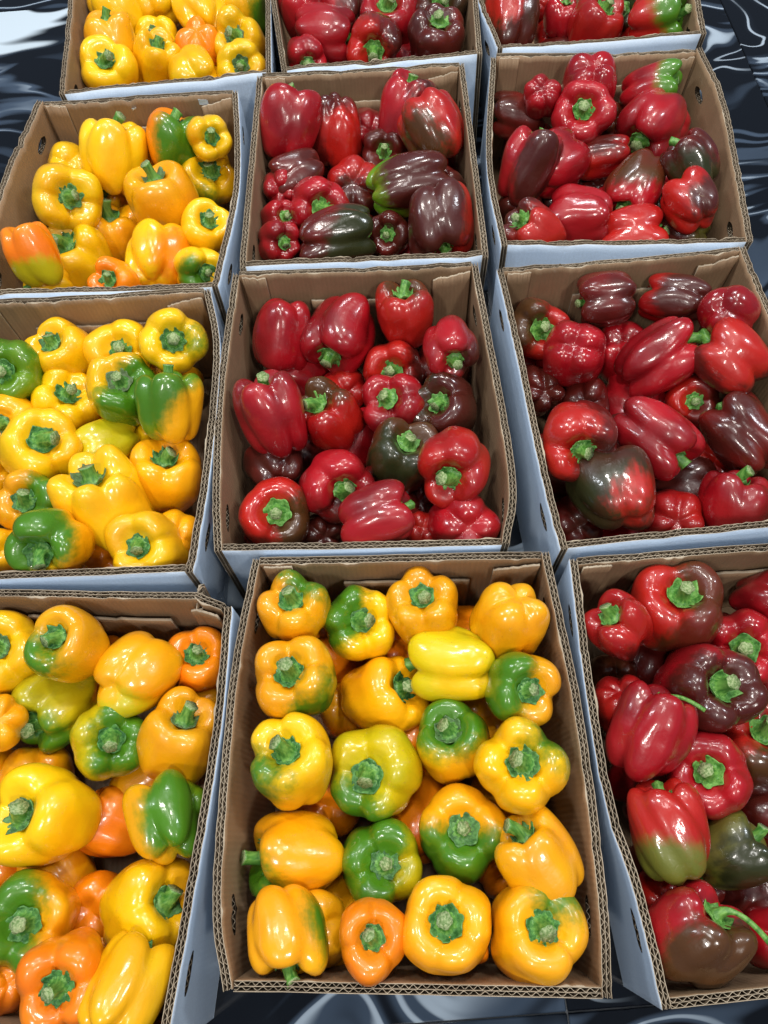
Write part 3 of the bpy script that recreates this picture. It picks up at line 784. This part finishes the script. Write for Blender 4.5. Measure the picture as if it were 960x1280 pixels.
def body_mesh(R, el, rng, nu=60, nv=34):
    n = rng.choice([3, 4, 4, 4, 5]); th0 = rng.uniform(0, 2 * math.pi)
    th = np.linspace(0, 2 * math.pi, nu, endpoint=False)
    v = np.linspace(0, 1, nv)
    ctrl = np.array([(0, .63), (.16, .61), (.27, .64), (.40, .77), (.56, .90), (.75, .90), (.91, .74), (.99, .45), (1.0, .12), (.985, -.22), (.94, -.52), (.83, -.77), (.64, -.93), (.40, -.97), (.22, -.90), (.08, -.82), (0, -.80)])
    taper = rng.uniform(-.03, .13)
    prof = catmull(ctrl, nv * 3)
    s = np.linspace(0, 1, len(prof)); pr = np.interp(v, s, prof[:, 0]); pz = np.interp(v, s, prof[:, 1])
    pr = pr * (1 - taper * np.clip((.3 - pz) / 1.2, 0, 1))
    gd = rng.uniform(.62, .80)                       # how far lobe centres stand off the axis
    ang = [th0 + 2 * math.pi * i / n + rng.normal(0, .13) for i in range(n)]
    ds = [rng.uniform(.42, .52) for _ in range(n)]; rs = [1 - d * rng.uniform(.95, 1.05) for d in ds]
    hs = [rng.normal(0, .07) for _ in range(n)]; bs = [rng.normal(0, .055) for _ in range(n)]
    k = 15.0; num = 0; Lsum = 0; hz = 0; bz = 0
    for a0, d, r, h_, b_ in zip(ang, ds, rs, hs, bs):
        de = (th - a0 + math.pi) % (2 * math.pi) - math.pi
        q = np.maximum(r * r - (d * np.sin(de)) ** 2, 0)
        val = np.where((np.cos(de) > 0), d * np.cos(de) + np.sqrt(q), np.maximum(0.2, r - d * .9))
        val = np.where(q <= 0, .2, val)
        e = np.exp(k * val); num += e; Lsum += e * val; hz += e * h_; bz += e * b_
    L = Lsum / num; hz = hz / num; bz = bz / num
    # a sharper crease right in the valley
    from_val = (1 - L); from_val = from_val / from_val.max() * rng.uniform(.17, .28)
    hz = np.asarray(hz); 
    top = np.clip((pz - .1) / .7, 0, 1); bot = np.clip((-pz - .1) / .8, 0, 1)
    inn = np.clip((pr - .12) / .34, 0, 1)
    depth = .50 + .45 * top + .55 * bot
    TH_, _ = np.meshgrid(th + 0.0, v, indexing='ij')
    tw = rng.normal(0, .16)
    rad = pr[None, :] * (1 - from_val[:, None] * (depth * inn)[None, :])
    z = pz[None, :] + 0 * rad
    z = z - from_val[:, None] * (.95 * top * inn)[None, :] + from_val[:, None] * (.85 * bot * inn)[None, :]
    z = z + hz[:, None] * (top * inn)[None, :] + bz[:, None] * (bot * inn)[None, :]
    # soft secondary ribs
    rad = rad * (1 + .012 * np.sin(2 * n * TH_ + rng.uniform(0, 6)) * inn[None, :] + .03 * np.sin(TH_ + rng.uniform(0, 6)))
    ang_ = TH_ + tw * z
    x = rad * np.cos(ang_); y = rad * np.sin(ang_)
    z = np.where(el <= 1.17, .93, 1.0) * z
    fx = 1.03 / np.hypot(x, y).max(); x = x * fx; y = y * fx
    # lumps
    for _ in range(5):
        kx, ky, kz = rng.normal(0, 2.2, 3); ph = rng.uniform(0, 6.3)
        wv_ = .018 * np.sin(kx * x + ky * y + kz * z + ph)
        x = x * (1 + wv_); y = y * (1 + wv_); z = z * (1 + wv_ * .5)
    for _ in range(4):
        kv = rng.normal(0, 5.0, 3); wv_ = .006 * np.sin(kv[0] * x + kv[1] * y + kv[2] * z + rng.uniform(0, 6.3)) * inn[None, :]
        x = x * (1 + wv_); y = y * (1 + wv_)
    bx_, by_ = rng.normal(0, .05, 2)                 # slight banana bend, none at the calyx
    kz2 = (z - .62) ** 2
    x = x + bx_ * kz2; y = y + by_ * kz2
    V = np.stack([x * R, y * R, z * R * el], -1)
    topv = V[:, 0].mean(0); botv = V[:, -1].mean(0)
    inner = V[:, 1:-1].reshape(-1, 3); m_ = nv - 2
    f = grid_faces(nu, m_, True)
    N = len(inner); i = np.arange(nu); ip = (i + 1) % nu
    ft = np.stack([np.full(nu, N), ip * m_, i * m_], -1)
    fb_ = np.stack([np.full(nu, N + 1), i * m_ + m_ - 1, ip * m_ + m_ - 1], -1)
    VV = np.vstack([inner, topv, botv])
    me = make_mesh('body', VV, [f[:, ::-1], ft[:, ::-1], fb_[:, ::-1]], [SKIN])
    me.flip_normals()
    # calyx profile follows the body under it
    rr = np.hypot(V[..., 0], V[..., 1]).mean(0); zz = V[..., 2].mean(0)
    return me, (rr / R, zz / R, V)


def calyx_mesh(R, el, prof, rng, size):
    ns = int(rng.choice([5, 6, 6, 7, 8])); nu = ns * 6
    th = np.linspace(0, 2 * math.pi, nu, endpoint=False); ph = th * ns
    rings = np.array([.10, .22, .4, .58, .76, .9, 1.0])
    edge = size * (1 + .085 * np.cos(ph) + rng.normal(0, .03, nu) + .08 * np.sin(th + rng.uniform(0, 6)))
    rr, zz, _ = prof; kk = rr.argmax(); 
    V = []
    curl = rng.uniform(.0, .07)
    for layer in (0, 1):
        for q, r_ in enumerate(rings):
            r = edge * r_
            z = np.interp(np.minimum(r, .5), rr[:kk], zz[:kk])
            ridge = .022 * np.cos(ph * 2) * min(1, r_ * 1.5) * (1 if layer == 0 else 0) + .014 * np.cos(ph + 1) * r_
            z = z + .035 + .018 * (1 - r_) + ridge + curl * max(0, r_ - .7) / .3 * (.5 + .5 * np.cos(ph)) + rng.normal(0, .006, nu)
            if layer: z = z - .035
            V.append(np.stack([r * np.cos(th) * R, r * np.sin(th) * R, z * R], -1))
    V = np.stack(V, 1); nr = V.shape[1]                       # (nu, 2*rings, 3) ; reorder the second layer
    V = np.concatenate([V[:, :7], V[:, 7:][:, ::-1]], 1)
    f = grid_faces(nu, 14, True)
    return make_mesh('calyx', V.reshape(-1, 3), [f], [CALYX])


def stalk_mesh(R, z0, rng, length, bend, curly=0.0):
    nu, nv = 15, 12
    th = np.linspace(0, 2 * math.pi, nu, endpoint=False)
    t = np.linspace(0, 1, nv)
    bx_, by_ = bend
    cen = np.stack([bx_ * t ** 2 * length, by_ * t ** 2 * length, (t - curly * t ** 2.2 * .9) * length], -1)
    d = np.gradient(cen, axis=0); d /= np.linalg.norm(d, axis=1)[:, None]
    e1 = np.cross(d, [0, 1, .01]); e1 /= np.linalg.norm(e1, axis=1)[:, None]; e2 = np.cross(d, e1)
    thin = .62 if length > .8 else 1.0
    rad = np.interp(t, [0, .12, .45, .85, 1], [.26, .17, .14 * thin, .145 * thin, .165 * thin]) * rng.uniform(.9, 1.15) * (.6 if length > .8 else 1)
    rr = rad[None, :] * (1 + .10 * np.cos(5 * th[:, None] + 1) )
    V = cen[None] + rr[..., None] * (np.cos(th)[:, None, None] * e1[None] + np.sin(th)[:, None, None] * e2[None])
    V[:, :, 2] += z0
    V *= R
    tip = V[:, -1].mean(0) - d[-1] * R * .02
    VV = np.vstack([V.reshape(-1, 3), tip]); i = np.arange(nu)
    cap = np.stack([i * nv + nv - 1, ((i + 1) % nu) * nv + nv - 1, np.full(nu, nu * nv)], -1)
    g = grid_faces(nu, nv, True)
    return make_mesh('stem', VV, [g, cap], [STALK, CUT], np.concatenate([np.zeros(len(g)), np.ones(len(cap))]))


def build_pepper(P, axis, R, el, c1, c2, pdir_w, pth, label, group, rng, stem=True, long_=None, meshes=None):
    axis = Vector(axis).normalized()
    q = Vector((0, 0, 1)).rotation_difference(axis)
    spin = Matrix.Rotation(rng.uniform(0, 2 * math.pi), 4, 'Z')
    root = link('bell_pepper', None)
    M = Matrix.Translation(Vector(P)) @ q.to_matrix().to_4x4() @ spin
    root.matrix_world = M
    tag(root, label, 'bell pepper', group)
    if meshes is None:
        me, prof = body_mesh(R, el, rng)
        size = rng.uniform(.30, .36)
        cm = calyx_mesh(R, el, prof, rng, size)
        rr, zz, _ = prof; z0 = float(np.interp(.1, rr[:10], zz[:10])) + .03
        if long_ is not None:
            ld = M.to_3x3().inverted() @ Vector(long_); bend = (ld.x, ld.y)
            nb = math.hypot(*bend) or 1; bend = (bend[0] / nb * 1.0, bend[1] / nb * 1.0)
            sm = stalk_mesh(R, z0, rng, 1.0, bend, .75)
        else:
            a_ = rng.uniform(0, 6.3); b_ = rng.uniform(0, .7)
            sm = stalk_mesh(R, z0, rng, rng.uniform(.22, .55), (b_ * math.cos(a_), b_ * math.sin(a_)))
        meshes = (me, cm, sm)
    b = link('body', meshes[0], root)
    k = rng.uniform(.88, 1.12)
    C1, C3 = COLS[c1]; 
    b['c1'] = [float(x * k) for x in C1]; b['c3'] = [float(x * k) for x in C3]
    b['c2'] = [float(x) for x in COLS[c2][0]] if c2 else [float(x * k) for x in C3]
    loc = M.to_3x3().inverted() @ Vector(pdir_w)
    b['pdir'] = [float(loc.x), float(loc.y), float(loc.z)]
    b['pth'] = float(pth)
    b['pamp'] = .75 if c1 in ('D', 'B', 'K') or (c2 in ('D', 'B', 'K')) else .42
    c = link('calyx', meshes[1], root); c['dry'] = float(max(0, rng.normal(.05, .3)) if c1 in ('Y', 'O', 'A', 'YG', 'G') else max(0, rng.normal(-.2, .25)))
    c['fresh'] = float(rng.uniform(.4, 1)) if c1 in ('R', 'C', 'D', 'B', 'K', 'M') else float(rng.uniform(0, .25))
    s = link('stem', meshes[2], root)
    return root


def parse(key):
    out = []
    for ln in PEP[key].strip().splitlines():
        a, lab = ln.split('|'); t = a.split(); long_ = t[-1] == 'stalk'
        if long_: t = t[:-1]
        d = dict(cx=float(t[0]), cy=float(t[1]), r=float(t[2]), sx=float(t[3]), sy=float(t[4]), el=float(t[5]), face=t[6], layer=int(t[7]), c1=t[8], c2=None, long_=long_,
                 label=lab.strip() + ' the ' + BOXNAME[key])
        if t[9] != '-': d.update(c2=t[9], gx=float(t[10]), gy=float(t[11]), gs=float(t[12]))
        out.append(d)
    return out


LZ = {-1: -.050, 0: -.064, 1: -.088, 2: -.112}


def inside_margin(rect, P):
    """signed distance of P inside the box (clockwise corners)"""
    mn = 9
    k = min(1, max(0, P[2] / HB)); rect = rect[0] * (1 - k) + rect[1] * k
    for i in range(4):
        a, b = rect[i], rect[(i + 1) % 4]; d = b - a; d = d / np.linalg.norm(d); n_ = np.array([d[1], -d[0]])
        mn = min(mn, (P[:2] - a) @ n_)
    return mn


NP = 0
for bi, key in enumerate(BOXES):
    rng = np.random.default_rng(500 + bi)
    L = parse(key)
    for d in L: d['r'] *= 1.06 if key[0] in '01' else 1.02
    rect = BOXRECT[key]
    # place along each sight line at the layer's height, then let them settle apart
    t = []
    for d in L:
        d['ray'] = ray(d['cx'], d['cy']); d['t'] = (HB + LZ[d['layer']] - CAM[2]) / d['ray'][2]
    for it in range(60):
        for d in L:
            d['P'] = CAM + d['ray'] * d['t']; d['R'] = d['r'] * d['t'] / F
        for i in range(len(L)):
            for j in range(i):
                a, b = L[i], L[j]
                dist = np.linalg.norm(a['P'] - b['P']); need = (a['R'] + b['R']) * .86
                if dist < need:
                    e = (need - dist) * .35
                    lo, hi = (a, b) if (a['layer'], a['t']) > (b['layer'], b['t']) else (b, a)
                    lo['t'] += e * (1 if lo['layer'] > hi['layer'] else .6); hi['t'] -= e * (.05 if lo['layer'] > hi['layer'] else .4)
        for d in L:
            P = CAM + d['ray'] * d['t']; R = d['r'] * d['t'] / F
            zl = HB - R * .55 if d['layer'] <= 0 else HB - .065
            P_z = min(max(P[2], R * .9 + .004), zl)
            d['t'] = (P_z - CAM[2]) / d['ray'][2]
            for _ in range(12):
                P = CAM + d['ray'] * d['t']
                if inside_margin(rect, P) < d['r'] * d['t'] / F * .93 + .007 and P[2] < zl: d['t'] -= .003
                else: break
    red = key[1] != 'L' and key != '3C'
    grp = ('red' if red else 'yellow') + ' bell peppers in the open boxes'
    for d in L:
        P = CAM + d['ray'] * d['t']; R = d['r'] * d['t'] / F
        for _ in range(3):
            for i in range(4):
                k_ = min(1, P[2] / HB); rc_ = rect[0] * (1 - k_) + rect[1] * k_
                a_, b_ = rc_[i], rc_[(i + 1) % 4]; q_ = (b_ - a_) / np.linalg.norm(b_ - a_); n_ = np.array([q_[1], -q_[0]])
                lack = (R * (.97 if d['el'] < 1.18 else 1.03) + TH) - (P[:2] - a_) @ n_
                if lack > 0: P[:2] += n_ * lack
        c = CAM - P; c /= np.linalg.norm(c)
        e1 = RT - c * (RT @ c); e1 /= np.linalg.norm(e1); e2 = np.cross(c, e1)
        if e2 @ UP < 0: e2 = -e2
        dx, dy = (d['sx'] - d['cx']) / d['r'], -(d['sy'] - d['cy']) / d['r']
        hgt = (.66 if d['face'] == 'u' else .86) * d['el']
        l = math.hypot(dx, dy); sn = min(.985, l / hgt)
        if l < 1e-3: ux, uy, sn = 1, 0, .12
        else: ux, uy = dx / l, dy / l
        ax = sn * (ux * e1 + uy * e2) + math.sqrt(1 - sn * sn) * c
        if d['face'] == 'd': ax = -ax
        pd, pth = np.array([0, 0, 1.0]), 3.0
        if d['c2']:
            gx, gy = (d['gx'] - d['cx']) / d['r'], -(d['gy'] - d['cy']) / d['r']
            gl = math.hypot(gx, gy); g = min(gl, .97)
            pd = (gx / gl * e1 + gy / gl * e2) * g + c * math.sqrt(1 - g * g); pth = math.cos(math.radians(max(14, d['gs'] * 200 - 4)))
        lg = None
        if d['long_']: lg = (e1 * .7 - e2 * .4) if key == '3R' and d['cy'] > 1000 else (e1 * .5 - e2 * .6)
        build_pepper(P, ax, R, d['el'], d['c1'], d['c2'], pd, pth, d['label'], grp, rng, long_=lg)
        NP += 1
    # lower layer showing in the gaps between the upper peppers
    cand = []
    c0, c1_, c2_, c3_ = rect[0] * .7 + rect[1] * .3
    for iu in np.linspace(.16, .84, 12):
        for iv in np.linspace(.14, .86, 14):
            p = (c0 * (1 - iu) + c1_ * iu) * (1 - iv) + (c3_ * (1 - iu) + c2_ * iu) * iv
            P = np.array([p[0], p[1], .054])
            (x, y), dep = to_px(P)
            if x < -20 or x > 980 or y < -20 or y > 1300: continue
            gap = min(math.hypot(x - d['cx'], y - d['cy']) - d['r'] for d in L)
            cl = min(np.linalg.norm(P - (CAM + d['ray'] * d['t'])) - d['R'] for d in L)
            if cl > .014: cand.append((gap, P, ('back', 'middle', 'front')[min(2, int((iv - .14) / .241))] + ' ' + ('left', 'centre', 'right')[min(2, int((iu - .16) / .227))]))
    cand.sort(key=lambda q: -q[0]); chosen = []
    for gp, P, cell in cand:
        if len(chosen) >= (5 if key[0] == '0' else 8): break
        if all(np.linalg.norm(P - q[0]) > .07 and q[1] != cell for q in chosen): chosen.append((P, cell))
    fm = None
    for P, cell in chosen:
        R = .043
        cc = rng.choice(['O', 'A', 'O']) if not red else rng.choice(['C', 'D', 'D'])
        if fm is None:
            me, prof = body_mesh(R, 1.1, rng, 48, 26)
            fm = (me, calyx_mesh(R, 1.1, prof, rng, .34), stalk_mesh(R, .65, rng, .35, (.2, .1)))
        ax = rng.normal(0, 1, 3); ax[2] = -abs(ax[2]) if rng.random() < .7 else ax[2]
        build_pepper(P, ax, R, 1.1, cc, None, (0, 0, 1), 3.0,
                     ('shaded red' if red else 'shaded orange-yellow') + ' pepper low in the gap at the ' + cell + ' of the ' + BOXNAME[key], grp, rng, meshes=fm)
        NP += 1
print('peppers', NP)
